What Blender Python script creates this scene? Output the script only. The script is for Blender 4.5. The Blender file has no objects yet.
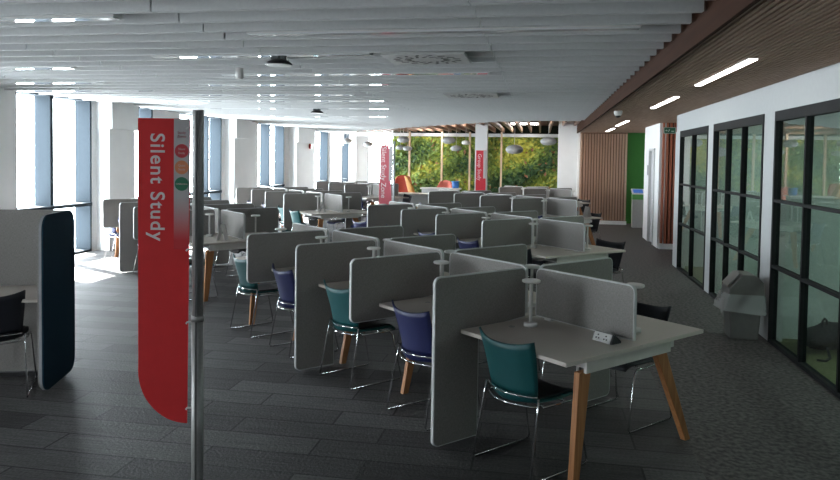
import bpy, math, random
from mathutils import Vector, Matrix
random.seed(7)
C = bpy.context.scene.collection
SC = bpy.context.scene
PI = math.pi
WR = -0.1728                       # heading of the building: walls run along this yaw
H_CAM = 1.831
def W(n, d, z=0.0):                # building frame (n = across, d = along the walls) -> world
    c, s = math.cos(WR), math.sin(WR)
    return Vector((n*c - d*s, n*s + d*c, z))

# ------------------------------------------------------------ camera
cd = bpy.data.cameras.new('camera'); cam = bpy.data.objects.new('camera', cd); C.objects.link(cam)
cd.sensor_width = 36; cd.lens = 690.4*36/840; cd.shift_y = -0.0673; cd.clip_end = 200; cd.clip_start = 0.05
R_, U_, F_ = (0.99989, 0.00053, 0.01457), (-0.01458, 0.03629, 0.99923), (0.0, 0.99934, -0.0363)
cam.matrix_world = Matrix(((R_[0], U_[0], -F_[0], 0), (R_[1], U_[1], -F_[1], 0), (R_[2], U_[2], -F_[2], H_CAM), (0, 0, 0, 1)))
SC.camera = cam
# ------------------------------------------------------------ world, sun, window portals, exposure
SC.view_settings.view_transform = 'Standard'; SC.view_settings.look = 'None'
SC.view_settings.gamma = 1; SC.view_settings.use_curve_mapping = False
SC.view_settings.exposure = 0.0
SC.cycles.use_denoising = True
SC.cycles.max_bounces = 10; SC.cycles.diffuse_bounces = 5; SC.cycles.transparent_max_bounces = 12
SC.cycles.sample_clamp_indirect = 6
w = bpy.data.worlds.new('world'); SC.world = w; w.use_nodes = True
bgn = w.node_tree.nodes['Background']; bgn.inputs['Color'].default_value = (0.87, 0.945, 1.0, 1); bgn.inputs['Strength'].default_value = 34.0
sd = bpy.data.lights.new('sun', 'SUN'); sd.energy = 120.0; sd.angle = 0.03; sd.color = (1, 0.97, 0.92)
so = bpy.data.objects.new('sun', sd); C.objects.link(so)
dirv = (W(2.3, -1.2, -2.8) - W(0, 0, 0)).normalized(); so.rotation_euler = dirv.to_track_quat('-Z', 'Y').to_euler(); so.location = W(-14, 14, 9)
def portal(n, d, z, sx, sz, rot):
    l = bpy.data.lights.new('window_portal', 'AREA'); l.shape = 'RECTANGLE'; l.size = sx; l.size_y = sz
    l.cycles.is_portal = True
    o = bpy.data.objects.new('window_portal', l); C.objects.link(o); o.location = W(n, d, z)
    o.rotation_euler = (PI/2, 0, WR + rot)
WINS = [(1.2, 2.2), (6.0, 6.9), (9.77, 11.67), (12.75, 13.73), (14.85, 17.0), (19.35, 21.5), (24.6, 26.2), (27.4, 29.2)]  # the first two are unseen, added to light the foreground
for a_, b_ in WINS: portal(-8.62, (a_+b_)/2, 1.45, b_-a_, 2.8, -PI/2)
portal(-6.25, 30.7, 1.45, 3.1, 2.8, PI)
portal(-7.15, -2.62, 1.65, 0.7, 2.4, 0)

# ------------------------------------------------------------ materials
MATS = {}
def mat(name, col, rough=0.5, metal=0.0, var=0.06, scale=20.0, bump=0.0, bscale=200.0, emit=None, spec=0.5, coat=0.0, sheen=0.0):
    if name in MATS: return MATS[name]
    m = bpy.data.materials.new(name); m.use_nodes = True; nt = m.node_tree; N = nt.nodes; L = nt.links
    p = N['Principled BSDF']; p.inputs['Roughness'].default_value = rough; p.inputs['Metallic'].default_value = metal
    p.inputs['Specular IOR Level'].default_value = spec; p.inputs['Coat Weight'].default_value = coat
    p.inputs['Sheen Weight'].default_value = sheen
    tc = N.new('ShaderNodeTexCoord'); no = N.new('ShaderNodeTexNoise'); no.inputs['Scale'].default_value = scale
    L.new(tc.outputs['Object'], no.inputs['Vector'])
    r = N.new('ShaderNodeValToRGB'); c = Vector(col)
    r.color_ramp.elements[0].position = 0.3; r.color_ramp.elements[1].position = 0.7
    r.color_ramp.elements[0].color = (*(c*(1-var)), 1); r.color_ramp.elements[1].color = (*[min(1, v*(1+var)) for v in c], 1)
    L.new(no.outputs['Fac'], r.inputs['Fac']); L.new(r.outputs['Color'], p.inputs['Base Color'])
    if bump:
        n2 = N.new('ShaderNodeTexNoise'); n2.inputs['Scale'].default_value = bscale; L.new(tc.outputs['Object'], n2.inputs['Vector'])
        b = N.new('ShaderNodeBump'); b.inputs['Strength'].default_value = bump; b.inputs['Distance'].default_value = 0.01
        L.new(n2.outputs['Fac'], b.inputs['Height']); L.new(b.outputs['Normal'], p.inputs['Normal'])
    if emit:
        p.inputs['Emission Color'].default_value = (*emit[:3], 1); p.inputs['Emission Strength'].default_value = emit[3]
    MATS[name] = m; return m
def wood(name, c1, c2, sc=(30, 30, 2.0), rough=0.45, spec=0.4):
    m = bpy.data.materials.new(name); m.use_nodes = True; nt = m.node_tree; N = nt.nodes; L = nt.links; p = N['Principled BSDF']
    p.inputs['Roughness'].default_value = rough; p.inputs['Specular IOR Level'].default_value = spec
    tc = N.new('ShaderNodeTexCoord'); mp = N.new('ShaderNodeMapping'); mp.inputs['Scale'].default_value = sc
    no = N.new('ShaderNodeTexNoise'); no.inputs['Scale'].default_value = 1.0; no.inputs['Detail'].default_value = 5; no.inputs['Distortion'].default_value = 0.6
    r = N.new('ShaderNodeValToRGB'); r.color_ramp.elements[0].position = 0.32; r.color_ramp.elements[1].position = 0.68
    r.color_ramp.elements[0].color = (*c1, 1); r.color_ramp.elements[1].color = (*c2, 1)
    L.new(tc.outputs['Object'], mp.inputs['Vector']); L.new(mp.outputs['Vector'], no.inputs['Vector']); L.new(no.outputs['Fac'], r.inputs['Fac']); L.new(r.outputs['Color'], p.inputs['Base Color'])
    return m
def fabric(name, c, rough=0.95):
    m = bpy.data.materials.new(name); m.use_nodes = True; nt = m.node_tree; N = nt.nodes; L = nt.links; p = N['Principled BSDF']
    p.inputs['Roughness'].default_value = rough; p.inputs['Specular IOR Level'].default_value = 0.2
    tc = N.new('ShaderNodeTexCoord'); c = Vector(c)
    mp = N.new('ShaderNodeMapping'); mp.inputs['Scale'].default_value = (60, 60, 420)
    n1 = N.new('ShaderNodeTexNoise'); n1.inputs['Scale'].default_value = 1; n1.inputs['Detail'].default_value = 3
    mp2 = N.new('ShaderNodeMapping'); mp2.inputs['Scale'].default_value = (420, 420, 50)
    n2 = N.new('ShaderNodeTexNoise'); n2.inputs['Scale'].default_value = 1; n2.inputs['Detail'].default_value = 3
    L.new(tc.outputs['Object'], mp.inputs['Vector']); L.new(tc.outputs['Object'], mp2.inputs['Vector'])
    L.new(mp.outputs['Vector'], n1.inputs['Vector']); L.new(mp2.outputs['Vector'], n2.inputs['Vector'])
    ad = N.new('ShaderNodeMath'); ad.operation = 'ADD'; L.new(n1.outputs['Fac'], ad.inputs[0]); L.new(n2.outputs['Fac'], ad.inputs[1])
    r = N.new('ShaderNodeValToRGB'); r.color_ramp.elements[0].position = 0.7; r.color_ramp.elements[1].position = 1.0
    mr = N.new('ShaderNodeMath'); mr.operation = 'MULTIPLY'; mr.inputs[1].default_value = 0.85; L.new(ad.outputs[0], mr.inputs[0])
    r.color_ramp.elements[0].color = (*(c*0.84), 1); r.color_ramp.elements[1].color = (*(c*1.16), 1)
    L.new(mr.outputs[0], r.inputs['Fac']); L.new(r.outputs['Color'], p.inputs['Base Color'])
    b = N.new('ShaderNodeBump'); b.inputs['Strength'].default_value = 0.25; b.inputs['Distance'].default_value = 0.003
    L.new(ad.outputs[0], b.inputs['Height']); L.new(b.outputs['Normal'], p.inputs['Normal'])
    return m
def glass(name, tint=(0.93, 0.97, 0.96), ior=1.5):
    m = bpy.data.materials.new(name); m.use_nodes = True; nt = m.node_tree; N = nt.nodes; L = nt.links
    N.remove(N['Principled BSDF']); out = N['Material Output']
    t = N.new('ShaderNodeBsdfTransparent'); t.inputs['Color'].default_value = (*tint, 1)
    g = N.new('ShaderNodeBsdfGlossy'); g.inputs['Roughness'].default_value = 0.0
    ge = N.new('ShaderNodeNewGeometry'); dt = N.new('ShaderNodeVectorMath'); dt.operation = 'DOT_PRODUCT'
    L.new(ge.outputs['Normal'], dt.inputs[0]); L.new(ge.outputs['Incoming'], dt.inputs[1])
    def mth(op, a, b=None):
        n = N.new('ShaderNodeMath'); n.operation = op
        for k, q in enumerate((a, b)):
            if q is None: continue
            if isinstance(q, (int, float)): n.inputs[k].default_value = q
            else: L.new(q, n.inputs[k])
        return n.outputs[0]
    f0 = ((ior-1)/(ior+1))**2
    fr = mth('ADD', mth('MULTIPLY', mth('POWER', mth('SUBTRACT', 1.0, mth('ABSOLUTE', dt.outputs['Value'])), 5.0), 1-f0), f0)
    mx = N.new('ShaderNodeMixShader'); L.new(fr, mx.inputs[0]); L.new(t.outputs[0], mx.inputs[1]); L.new(g.outputs[0], mx.inputs[2]); L.new(mx.outputs[0], out.inputs['Surface'])
    return m
def carpet(name, base, plank, mottled):
    m = bpy.data.materials.new(name); m.use_nodes = True; nt = m.node_tree; N = nt.nodes; L = nt.links; p = N['Principled BSDF']
    p.inputs['Roughness'].default_value = 0.62; p.inputs['Specular IOR Level'].default_value = 0.5; c = Vector(base)
    tc = N.new('ShaderNodeTexCoord')
    no = N.new('ShaderNodeTexNoise'); no.inputs['Scale'].default_value = 28 if mottled else 55; no.inputs['Detail'].default_value = 5; L.new(tc.outputs['Object'], no.inputs['Vector'])
    n3 = N.new('ShaderNodeTexNoise'); n3.inputs['Scale'].default_value = 1.3; L.new(tc.outputs['Object'], n3.inputs['Vector'])
    r = N.new('ShaderNodeValToRGB'); r.color_ramp.elements[0].position = 0.35; r.color_ramp.elements[1].position = 0.65
    k = 0.75 if mottled else 0.25
    r.color_ramp.elements[0].color = (*(c*(1-k)), 1); r.color_ramp.elements[1].color = (*(c*(1+k)), 1); L.new(no.outputs['Fac'], r.inputs['Fac'])
    last = r.outputs['Color']
    if plank:
        br = N.new('ShaderNodeTexBrick'); L.new(tc.outputs['Object'], br.inputs['Vector']); br.inputs['Scale'].default_value = 1.0
        br.inputs['Brick Width'].default_value = 1.0; br.inputs['Row Height'].default_value = 0.25; br.inputs['Mortar Size'].default_value = 0.007
        br.inputs['Color1'].default_value = (0.50, 0.50, 0.50, 1); br.inputs['Color2'].default_value = (1.40, 1.40, 1.40, 1); br.inputs['Mortar'].default_value = (0.2, 0.2, 0.2, 1)
        br.offset = 0.37
        mx = N.new('ShaderNodeMix'); mx.data_type = 'RGBA'; mx.blend_type = 'MULTIPLY'; mx.inputs[0].default_value = 1.0
        L.new(last, mx.inputs[6]); L.new(br.outputs['Color'], mx.inputs[7]); last = mx.outputs[2]
        mp = N.new('ShaderNodeMapping'); mp.inputs['Scale'].default_value = (3, 60, 1); n4 = N.new('ShaderNodeTexNoise'); n4.inputs['Scale'].default_value = 1
        L.new(tc.outputs['Object'], mp.inputs['Vector']); L.new(mp.outputs['Vector'], n4.inputs['Vector'])
        r4 = N.new('ShaderNodeValToRGB'); r4.color_ramp.elements[0].position = 0.3; r4.color_ramp.elements[1].position = 0.7; r4.color_ramp.elements[0].color = (0.65, 0.65, 0.65, 1); r4.color_ramp.elements[1].color = (1.3, 1.3, 1.3, 1)
        L.new(n4.outputs['Fac'], r4.inputs['Fac'])
        m2 = N.new('ShaderNodeMix'); m2.data_type = 'RGBA'; m2.blend_type = 'MULTIPLY'; m2.inputs[0].default_value = 1.0
        L.new(last, m2.inputs[6]); L.new(r4.outputs['Color'], m2.inputs[7]); last = m2.outputs[2]
    L.new(last, p.inputs['Base Color'])
    b = N.new('ShaderNodeBump'); b.inputs['Strength'].default_value = 0.5; b.inputs['Distance'].default_value = 0.01
    L.new(no.outputs['Fac'], b.inputs['Height']); L.new(b.outputs['Normal'], p.inputs['Normal'])
    return m

M_wall = mat('white_paint', (0.84, 0.85, 0.85), 0.7, bump=0.05, var=0.02, scale=3)
M_ceil = mat('ceiling_grey', (0.45, 0.46, 0.46), 0.8, var=0.03, scale=3)
M_baf = mat('baffle_white_felt', (0.56, 0.57, 0.57), 0.85, var=0.03, scale=40, bump=0.1)
M_lam = mat('laminate_warm_white', (0.58, 0.525, 0.475), 0.42, var=0.02, scale=5, spec=0.4)
M_lamedge = mat('laminate_edge', (0.66, 0.63, 0.59), 0.5, var=0.02)
M_white = mat('white_plastic', (0.72, 0.71, 0.69), 0.4, var=0.02)
M_black = mat('black_plastic', (0.012, 0.012, 0.013), 0.4, var=0.1)
M_blackm = mat('black_metal', (0.012, 0.013, 0.014), 0.65, var=0.1, spec=0.15)
M_chrome = mat('chrome', (0.75, 0.75, 0.76), 0.12, 1.0, var=0.02)
M_alu = mat('brushed_aluminium', (0.34, 0.335, 0.33), 0.42, 0.45, var=0.06, scale=80)
M_teal = mat('teal_plastic', (0.006, 0.080, 0.085), 0.5, var=0.05)
M_navy = mat('navy_plastic', (0.012, 0.017, 0.085), 0.5, var=0.05)
M_dark = mat('dark_navy_plastic', (0.012, 0.014, 0.022), 0.55, var=0.05)
M_fab = fabric('grey_woven_fabric', (0.270, 0.257, 0.245))
M_edge = mat('pale_grey_trim', (0.60, 0.61, 0.61), 0.5, var=0.03)
M_fabnavy = fabric('dark_petrol_fabric', (0.008, 0.032, 0.055))
M_oak = wood('oak_leg', (0.33, 0.135, 0.05), (0.46, 0.21, 0.085), (50, 50, 3))
M_slat = wood('ceiling_slat_wood', (0.27, 0.175, 0.125), (0.40, 0.275, 0.20), (40, 1.5, 40), 0.6, 0.15)
M_fascia = wood('fascia_brown', (0.034, 0.015, 0.009), (0.05, 0.022, 0.013), (20, 1.0, 20), 0.8, 0.08)
M_pslat = wood('pale_slat_wood', (0.60, 0.42, 0.31), (0.78, 0.58, 0.45), (30, 30, 1.0))
M_rslat = wood('red_slat_wood', (0.30, 0.085, 0.045), (0.42, 0.14, 0.075), (30, 30, 1.0))
M_beam = wood('beam_wood', (0.24, 0.135, 0.09), (0.34, 0.21, 0.145), (30, 1.5, 30))
M_post = wood('post_wood', (0.60, 0.42, 0.28), (0.75, 0.56, 0.40), (30, 30, 1.5))
M_win = mat('window_frame_blue_grey', (0.034, 0.043, 0.052), 0.8, 0.0, var=0.03, spec=0.06)
M_glass = glass('window_glass', (0.98, 0.99, 0.99), 1.25)
M_glass2 = glass('partition_glass', (0.80, 0.89, 0.86), 1.9)
M_green = mat('green_paint', (0.045, 0.25, 0.035), 0.6, var=0.03, scale=4)
M_greenlight = mat('green_panel', (0.10, 0.36, 0.09), 0.5)
M_red = mat('banner_red', (0.78, 0.04, 0.045), 0.6, var=0.03)
nt = M_red.node_tree; tr = nt.nodes.new('ShaderNodeBsdfTranslucent'); tr.inputs['Color'].default_value = (0.7, 0.03, 0.04, 1); mxx = nt.nodes.new('ShaderNodeMixShader'); mxx.inputs[0].default_value = 0.35
nt.links.new(nt.nodes['Principled BSDF'].outputs[0], mxx.inputs[1]); nt.links.new(tr.outputs[0], mxx.inputs[2]); nt.links.new(mxx.outputs[0], nt.nodes['Material Output'].inputs['Surface'])
M_text = mat('lettering_white', (0.85, 0.78, 0.78), 0.6, var=0.01)
M_binn = mat('bin_grey', (0.13, 0.125, 0.12), 0.5, var=0.05)
M_carp = carpet('plank_carpet', (0.085, 0.083, 0.083), True, False)
M_carp2 = carpet('aisle_carpet', (0.068, 0.062, 0.060), False, True)
M_carp3 = mat('green_room_carpet', (0.15, 0.165, 0.07), 0.9, var=0.15, scale=60, bump=0.3)
M_diff = mat('glossy_diffuser', (0.75, 0.77, 0.78), 0.06, var=0.01, spec=0.8, coat=1.0)
M_lamp = mat('lit_strip', (1, 1, 1), 0.4, emit=(1, 0.97, 0.93, 9.0))

# ------------------------------------------------------------ mesh helpers
class MB:
    def __init__(s): s.v = []; s.f = []; s.mi = []; s.sm = []; s.cur = 0
    def face(s, idx, smooth=False): s.f.append(idx); s.mi.append(s.cur); s.sm.append(smooth)
    def box(s, x0, x1, y0, y1, z0, z1):
        b = len(s.v)
        s.v += [(x0,y0,z0),(x1,y0,z0),(x1,y1,z0),(x0,y1,z0),(x0,y0,z1),(x1,y0,z1),(x1,y1,z1),(x0,y1,z1)]
        for q in ((0,3,2,1),(4,5,6,7),(0,1,5,4),(1,2,6,5),(2,3,7,6),(3,0,4,7)): s.face([b+i for i in q])
        return s
    def hexa(s, bot, top):           # two quads of points (same winding, ccw seen from above)
        b = len(s.v); s.v += [tuple(p) for p in bot] + [tuple(p) for p in top]
        for q in ((0,3,2,1),(4,5,6,7),(0,1,5,4),(1,2,6,5),(2,3,7,6),(3,0,4,7)): s.face([b+i for i in q])
        return s
    def slab(s, pts, axis, c0, c1):   # 2-D outline extruded along axis ('x','y','z')
        def P(p, c):
            return {'x': (c, p[0], p[1]), 'y': (p[0], c, p[1]), 'z': (p[0], p[1], c)}[axis]
        n = len(pts); b = len(s.v)
        s.v += [P(p, c0) for p in pts] + [P(p, c1) for p in pts]
        s.face([b+i for i in range(n)]); s.face([b+n+i for i in reversed(range(n))])
        for i in range(n): s.face([b+i, b+n+i, b+n+(i+1) % n, b+(i+1) % n])
        return s
    def ring(s, pts, inner, axis, c0, c1):    # frame between two outlines of equal length
        def P(p, c):
            return {'x': (c, p[0], p[1]), 'y': (p[0], c, p[1]), 'z': (p[0], p[1], c)}[axis]
        n = len(pts); b = len(s.v)
        s.v += [P(p, c0) for p in pts] + [P(p, c1) for p in pts] + [P(p, c0) for p in inner] + [P(p, c1) for p in inner]
        for i in range(n):
            j = (i+1) % n
            s.face([b+i, b+n+i, b+n+j, b+j]); s.face([b+2*n+i, b+2*n+j, b+3*n+j, b+3*n+i])
            s.face([b+i, b+j, b+2*n+j, b+2*n+i]); s.face([b+n+i, b+3*n+i, b+3*n+j, b+n+j])
        return s
    def tube(s, pts, r, seg=6, closed=False):
        pts = [Vector(p) for p in pts]; n = len(pts); b = len(s.v); up = None
        for i, p in enumerate(pts):
            a = pts[i-1] if (i > 0 or closed) else p; c = pts[(i+1) % n] if (i < n-1 or closed) else p
            t = (c-a); t = t.normalized() if t.length > 1e-9 else Vector((0, 0, 1))
            if up is None: up = Vector((0, 0, 1)) if abs(t.z) < 0.9 else Vector((1, 0, 0))
            x = up - t*up.dot(t)
            if x.length < 1e-5: x = t.orthogonal()
            x.normalize(); up = x; y = t.cross(x)
            for k in range(seg):
                q = 2*PI*k/seg; s.v.append(tuple(p + (x*math.cos(q) + y*math.sin(q))*r))
        for i in range(n if closed else n-1):
            j = (i+1) % n
            for k in range(seg): s.face([b+i*seg+k, b+i*seg+(k+1) % seg, b+j*seg+(k+1) % seg, b+j*seg+k], True)
        if not closed:
            s.face([b+k for k in reversed(range(seg))]); s.face([b+(n-1)*seg+k for k in range(seg)])
        return s
    def lathe(s, prof, seg=20, cx=0, cy=0, sx=1.0, sy=1.0):     # prof = [(r,z)...] bottom to top
        b = len(s.v); n = len(prof)
        for r, z in prof:
            for k in range(seg):
                q = 2*PI*k/seg; s.v.append((cx+r*sx*math.cos(q), cy+r*sy*math.sin(q), z))
        for i in range(n-1):
            for k in range(seg): s.face([b+i*seg+k, b+i*seg+(k+1) % seg, b+(i+1)*seg+(k+1) % seg, b+(i+1)*seg+k], True)
        s.face([b+k for k in reversed(range(seg))]); s.face([b+(n-1)*seg+k for k in range(seg)])
        return s
    def mesh(s, name, mats):
        me = bpy.data.meshes.new(name); me.from_pydata(s.v, [], s.f)
        for m in (mats if isinstance(mats, (list, tuple)) else [mats]): me.materials.append(m)
        for i, p in enumerate(me.polygons): p.material_index = s.mi[i]; p.use_smooth = s.sm[i]
        me.update(); return me
    def obj(s, name, mats, parent=None, bevel=0.0, seg=2, solid=0.0, subsurf=0):
        o = bpy.data.objects.new(name, s.mesh(name, mats)); C.objects.link(o); o.parent = parent
        if solid: m = o.modifiers.new('solid', 'SOLIDIFY'); m.thickness = solid; m.offset = 0
        if bevel: m = o.modifiers.new('bevel', 'BEVEL'); m.width = bevel; m.segments = seg; m.limit_method = 'ANGLE'
        if subsurf: m = o.modifiers.new('sub', 'SUBSURF'); m.levels = subsurf; m.render_levels = subsurf
        return o
def B(*a): return MB().box(*a)
def rrect(x0, x1, y0, y1, r, n=5, corners=(1, 1, 1, 1)):    # corners: bl br tr tl
    out = []
    for (cx, cy, a0, on, px, py) in ((x0+r, y0+r, PI, corners[0], x0, y0), (x1-r, y0+r, 1.5*PI, corners[1], x1, y0), (x1-r, y1-r, 0, corners[2], x1, y1), (x0+r, y1-r, .5*PI, corners[3], x0, y1)):
        if on: out += [(cx+r*math.cos(a0+.5*PI*i/n), cy+r*math.sin(a0+.5*PI*i/n)) for i in range(n+1)]
        else: out.append((px, py))
    return out
def inset(pts, e):
    n = len(pts); out = []
    for i in range(n):
        a, p, c = Vector(pts[i-1]), Vector(pts[i]), Vector(pts[(i+1) % n])
        u = (p-a).normalized(); v = (c-p).normalized(); nu = Vector((-u.y, u.x)); nv = Vector((-v.y, v.x))
        m = (nu+nv); m = m.normalized() if m.length > 1e-6 else nu
        out.append(tuple(p + m*(e/max(0.4, m.dot(nu)))))
    return out
def tag(o, label, cat, group=None, kind=None):
    o['label'] = label; o['category'] = cat
    if group: o['group'] = group
    if kind: o['kind'] = kind
    return o
def thing(name, label, cat, loc=(0, 0, 0), rz=0.0, group=None):
    o = bpy.data.objects.new(name, None); C.objects.link(o); o.location = loc; o.rotation_euler = (0, 0, rz); o.empty_display_size = 0.1
    return tag(o, label, cat, group)
def copy_tree(o, parent=None):
    c = o.copy(); C.objects.link(c)
    if parent is not None: c.parent = parent
    for ch in list(o.children): copy_tree(ch, c)
    return c
def dup(o, loc, rz, label, group=None):
    c = copy_tree(o); c.location = loc; c.rotation_euler = (0, 0, rz); c['label'] = label
    if group: c['group'] = group
    return c
ROOT_W = Matrix.Rotation(WR, 4, 'Z')
def struct(name, mb, mats, label=None, cat=None, **k):     # built in the building frame
    o = mb.obj(name, mats, None, **k); o.matrix_world = ROOT_W; o['kind'] = 'structure'
    if label: o['label'] = label; o['category'] = cat
    return o
def text(name, body, size, loc, rot, m, parent, ext=0.0006, align='CENTER', off=0.0, space=1.0):
    cu = bpy.data.curves.new(name, 'FONT'); cu.body = body; cu.size = size; cu.extrude = ext; cu.align_x = align; cu.align_y = 'CENTER'
    cu.offset = off; cu.space_character = space; tmp = bpy.data.objects.new(name, cu); C.objects.link(tmp); bpy.context.view_layer.update()
    me = bpy.data.meshes.new_from_object(tmp.evaluated_get(bpy.context.evaluated_depsgraph_get())); bpy.data.objects.remove(tmp); me.materials.clear(); me.materials.append(m)
    o = bpy.data.objects.new(name, me); C.objects.link(o); o.parent = parent; o.location = loc; o.rotation_euler = rot
    return o
ORD = ['first', 'second', 'third', 'fourth', 'fifth', 'sixth', 'seventh', 'eighth', 'ninth', 'tenth']

# ============================================================ SETTING
struct('floor', B(-8.6, 0.98, -2.5, 31, -0.1, 0), M_carp, 'dark grey plank carpet under the study desks', 'floor')
struct('floor_aisle', B(0.98, 5.8, -2.5, 31, -0.1, 0.0), M_carp2, 'dark mottled carpet of the aisle beside the glass rooms', 'floor')
struct('floor_room', B(2.44, 5.6, -2.4, 12.7, 0.0, 0.006), M_carp3, 'yellow green carpet inside the glass rooms', 'floor')
mb = MB(); mb.box(-8.6, 1.03, -2.5, 31, 3.15, 3.3)
struct('ceiling', mb, M_ceil, 'grey soffit above the white baffles', 'ceiling')
# slatted timber ceiling along the aisle
mb = MB(); mb.box(1.06, 5.8, -2.5, 21.4, 2.72, 3.3)
struct('ceiling_aisle', mb, M_black, 'dark void above the timber slats', 'ceiling')
mb = MB(); x = 1.065
while x < 3.0:
    mb.box(x, x+0.025, -2.5, 20.6, 2.65, 2.69); x += 0.043
struct('ceiling_slats', mb, M_slat, 'brown timber slats lining the ceiling over the aisle', 'ceiling')
struct('trim_1', B(1.03, 1.06, -2.5, 21.2, 2.64, 3.15), M_fascia, 'dark brown timber fascia between baffles and slat ceiling', 'trim')
# left wall with window openings
mb = MB(); prev = -2.5
for a_, b_ in WINS:
    mb.box(-8.62, -8.27, prev, a_, 0, 3.15); mb.box(-8.62, -8.27, a_, b_, 2.86, 3.15); prev = b_
mb.box(-8.62, -8.27, prev, 31, 0, 3.15)
struct('wall_left', mb, M_wall, 'white wall with tall windows on the left', 'wall')
for i, (a_, b_) in enumerate(WINS):
    t = bpy.data.objects.new('window_%d' % (i+1), None); C.objects.link(t); t.matrix_world = ROOT_W; t['kind'] = 'structure'
    t['label'] = 'tall daylight window, %s along the left wall' % ORD[i]; t['category'] = 'window'
    f = MB(); f.box(-8.60, -8.28, b_-0.04, b_, 0, 2.86); f.box(-8.60, -8.28, a_, a_+0.03, 0, 2.86); f.box(-8.60, -8.28, a_, b_, 2.80, 2.86); f.box(-8.60, -8.28, a_, b_, 0.0, 0.04)
    if b_-a_ > 1.7:
        q = {2: 10.62, 4: 16.3, 5: 20.3}.get(i, (a_+b_)/2); f.box(-8.60, -8.29, q-0.04, q+0.04, 0, 2.8)
    f.obj('window_frame', M_win, t)
    B(-8.60, -8.24, a_+0.03, b_-0.04, 0.86, 0.92).obj('transom', M_win, t)
    B(-8.575, -8.57, a_+0.03, b_-0.04, 0.04, 2.8).obj('window_pane', M_glass, t)
# columns with the deeper box on top
for i, (a_, b_, m_) in enumerate([(11.78, 12.62, M_wall), (17.15, 18.1, M_wall), (21.9, 23.6, M_wall), (26.3, 27.2, M_post)]):
    mb = MB(); mb.box(-8.27, -8.0, a_+0.02, b_, 0, 2.3); mb.box(-8.27, -7.93, a_, b_+0.03, 2.3, 3.15)
    struct('column', mb, M_wall, '%s white column between the left windows, deeper at its top' % ORD[i], 'column')
# far end wall, glazed
mb = MB(); mb.box(-8.6, -7.8, 30.6, 30.8, 0, 3.15); mb.box(-7.8, -4.7, 30.6, 30.8, 2.86, 3.15); mb.box(-4.7, 6, 30.6, 30.8, 0, 3.15)
struct('wall_far', mb, M_wall, 'white far end wall behind the living wall', 'wall')
t = bpy.data.objects.new('window_10', None); C.objects.link(t); t.matrix_world = ROOT_W; t['kind'] = 'structure'; t['label'] = 'wide bright window in the far end wall'; t['category'] = 'window'
f = MB()
for x in (-7.8, -7.0, -6.2, -5.4, -4.76): f.box(x, x+0.06, 30.62, 30.78, 0, 2.86)
f.box(-7.8, -4.7, 30.62, 30.78, 2.78, 2.86); f.box(-7.8, -4.7, 30.62, 30.78, 0, 0.06); f.obj('window_frame', M_edge, t)
B(-7.8, -4.7, 30.7, 30.705, 0.06, 2.78).obj('window_pane', M_glass, t)
mb = MB(); mb.box(-8.6, -7.5, -2.7, -2.5, 0, 3.3); mb.box(-6.8, 5.8, -2.7, -2.5, 0, 3.3); mb.box(-7.5, -6.8, -2.7, -2.5, 0, 0.45); mb.box(-7.5, -6.8, -2.7, -2.5, 2.85, 3.3)  # narrow opening added in this unseen wall to let in fill light
struct('wall_back', mb, M_wall, 'wall behind the viewpoint with an opening added for light', 'wall')
# living wall background, short white wall, slat wall, green wall
struct('wall_living', B(-5.85, 1.2, 27.1, 27.3, 0, 3.15), mat('living_wall_backing', (0.012, 0.018, 0.008), 0.9), 'dark backing of the living wall', 'wall')
struct('trim_2', B(-7.4, 1.0, 26.6, 26.9, 2.70, 2.82), M_wall, 'white bulkhead strip above the living wall', 'trim')
struct('wall_stub', MB().box(0.50, 1.16, 21.0, 21.2, 0, 3.15).box(1.06, 1.12, 20.72, 21.0, 0, 3.15), M_wall, 'white wall beside the living wall', 'wall')
B_sl = MB(); B_sl.box(1.12, 2.46, 20.72, 20.9, 0, 2.69)
struct('wall_timber', B_sl, mat('slat_backing', (0.36, 0.23, 0.165), 0.8), 'dark backing behind the pale timber slats', 'wall')
mb = MB()
for k in range(17):      # angled slats
    x = 1.14+k*0.078
    mb.hexa([(x, 20.60, 0.12), (x+0.055, 20.66, 0.12), (x+0.055, 20.72, 0.12), (x, 20.72, 0.12)], [(x, 20.60, 2.62), (x+0.055, 20.66, 2.62), (x+0.055, 20.72, 2.62), (x, 20.72, 2.62)])
struct('trim_3', mb, M_pslat, 'pale vertical timber slats facing the far wall', 'trim')
struct('baseboard_far', B(1.1, 2.46, 20.58, 20.72, 0, 0.10), M_wall, 'white plinth under the pale timber slats', 'baseboard')
struct('wall_green', B(2.46, 3.6, 21.1, 21.25, 0, 2.69), M_green, 'bright green painted wall in the recess', 'wall')
struct('wall_recess', B(3.5, 3.6, 12.9, 21.1, 0, 2.69), M_wall)
struct('wall_east', B(5.7, 5.8, 12.8, 31, 0, 3.3), M_wall); struct('ceiling_back', B(1.0, 5.8, 21.2, 31, 3.15, 3.3), M_ceil)
# right hand wall with door, end of corridor recess with red timber slats
mb = MB(); mb.box(2.46, 2.6, 16.55, 17.35, 0, 2.69); mb.box(2.46, 2.6, 15.25, 15.80, 0, 2.69); mb.box(2.46, 2.6, 15.80, 16.55, 2.12, 2.69)
mb.box(2.6, 3.5, 17.25, 17.35, 0, 2.69)
struct('wall_door', mb, M_wall, 'white wall with the narrow door', 'wall')
t = bpy.data.objects.new('door_1', None); C.objects.link(t); t.matrix_world = ROOT_W; t['kind'] = 'structure'; t['label'] = 'white door in the wall beside the red timber slats'; t['category'] = 'door'
B(2.50, 2.54, 15.83, 16.52, 0.01, 2.08).obj('door_leaf', mat('door_paint', (0.60, 0.61, 0.62), 0.4), t)
mb = MB(); mb.box(2.44, 2.56, 15.78, 15.83, 0, 2.13); mb.box(2.44, 2.56, 16.52, 16.57, 0, 2.13); mb.box(2.44, 2.56, 15.78, 16.57, 2.08, 2.13); mb.obj('door_frame', M_edge, t)
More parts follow.
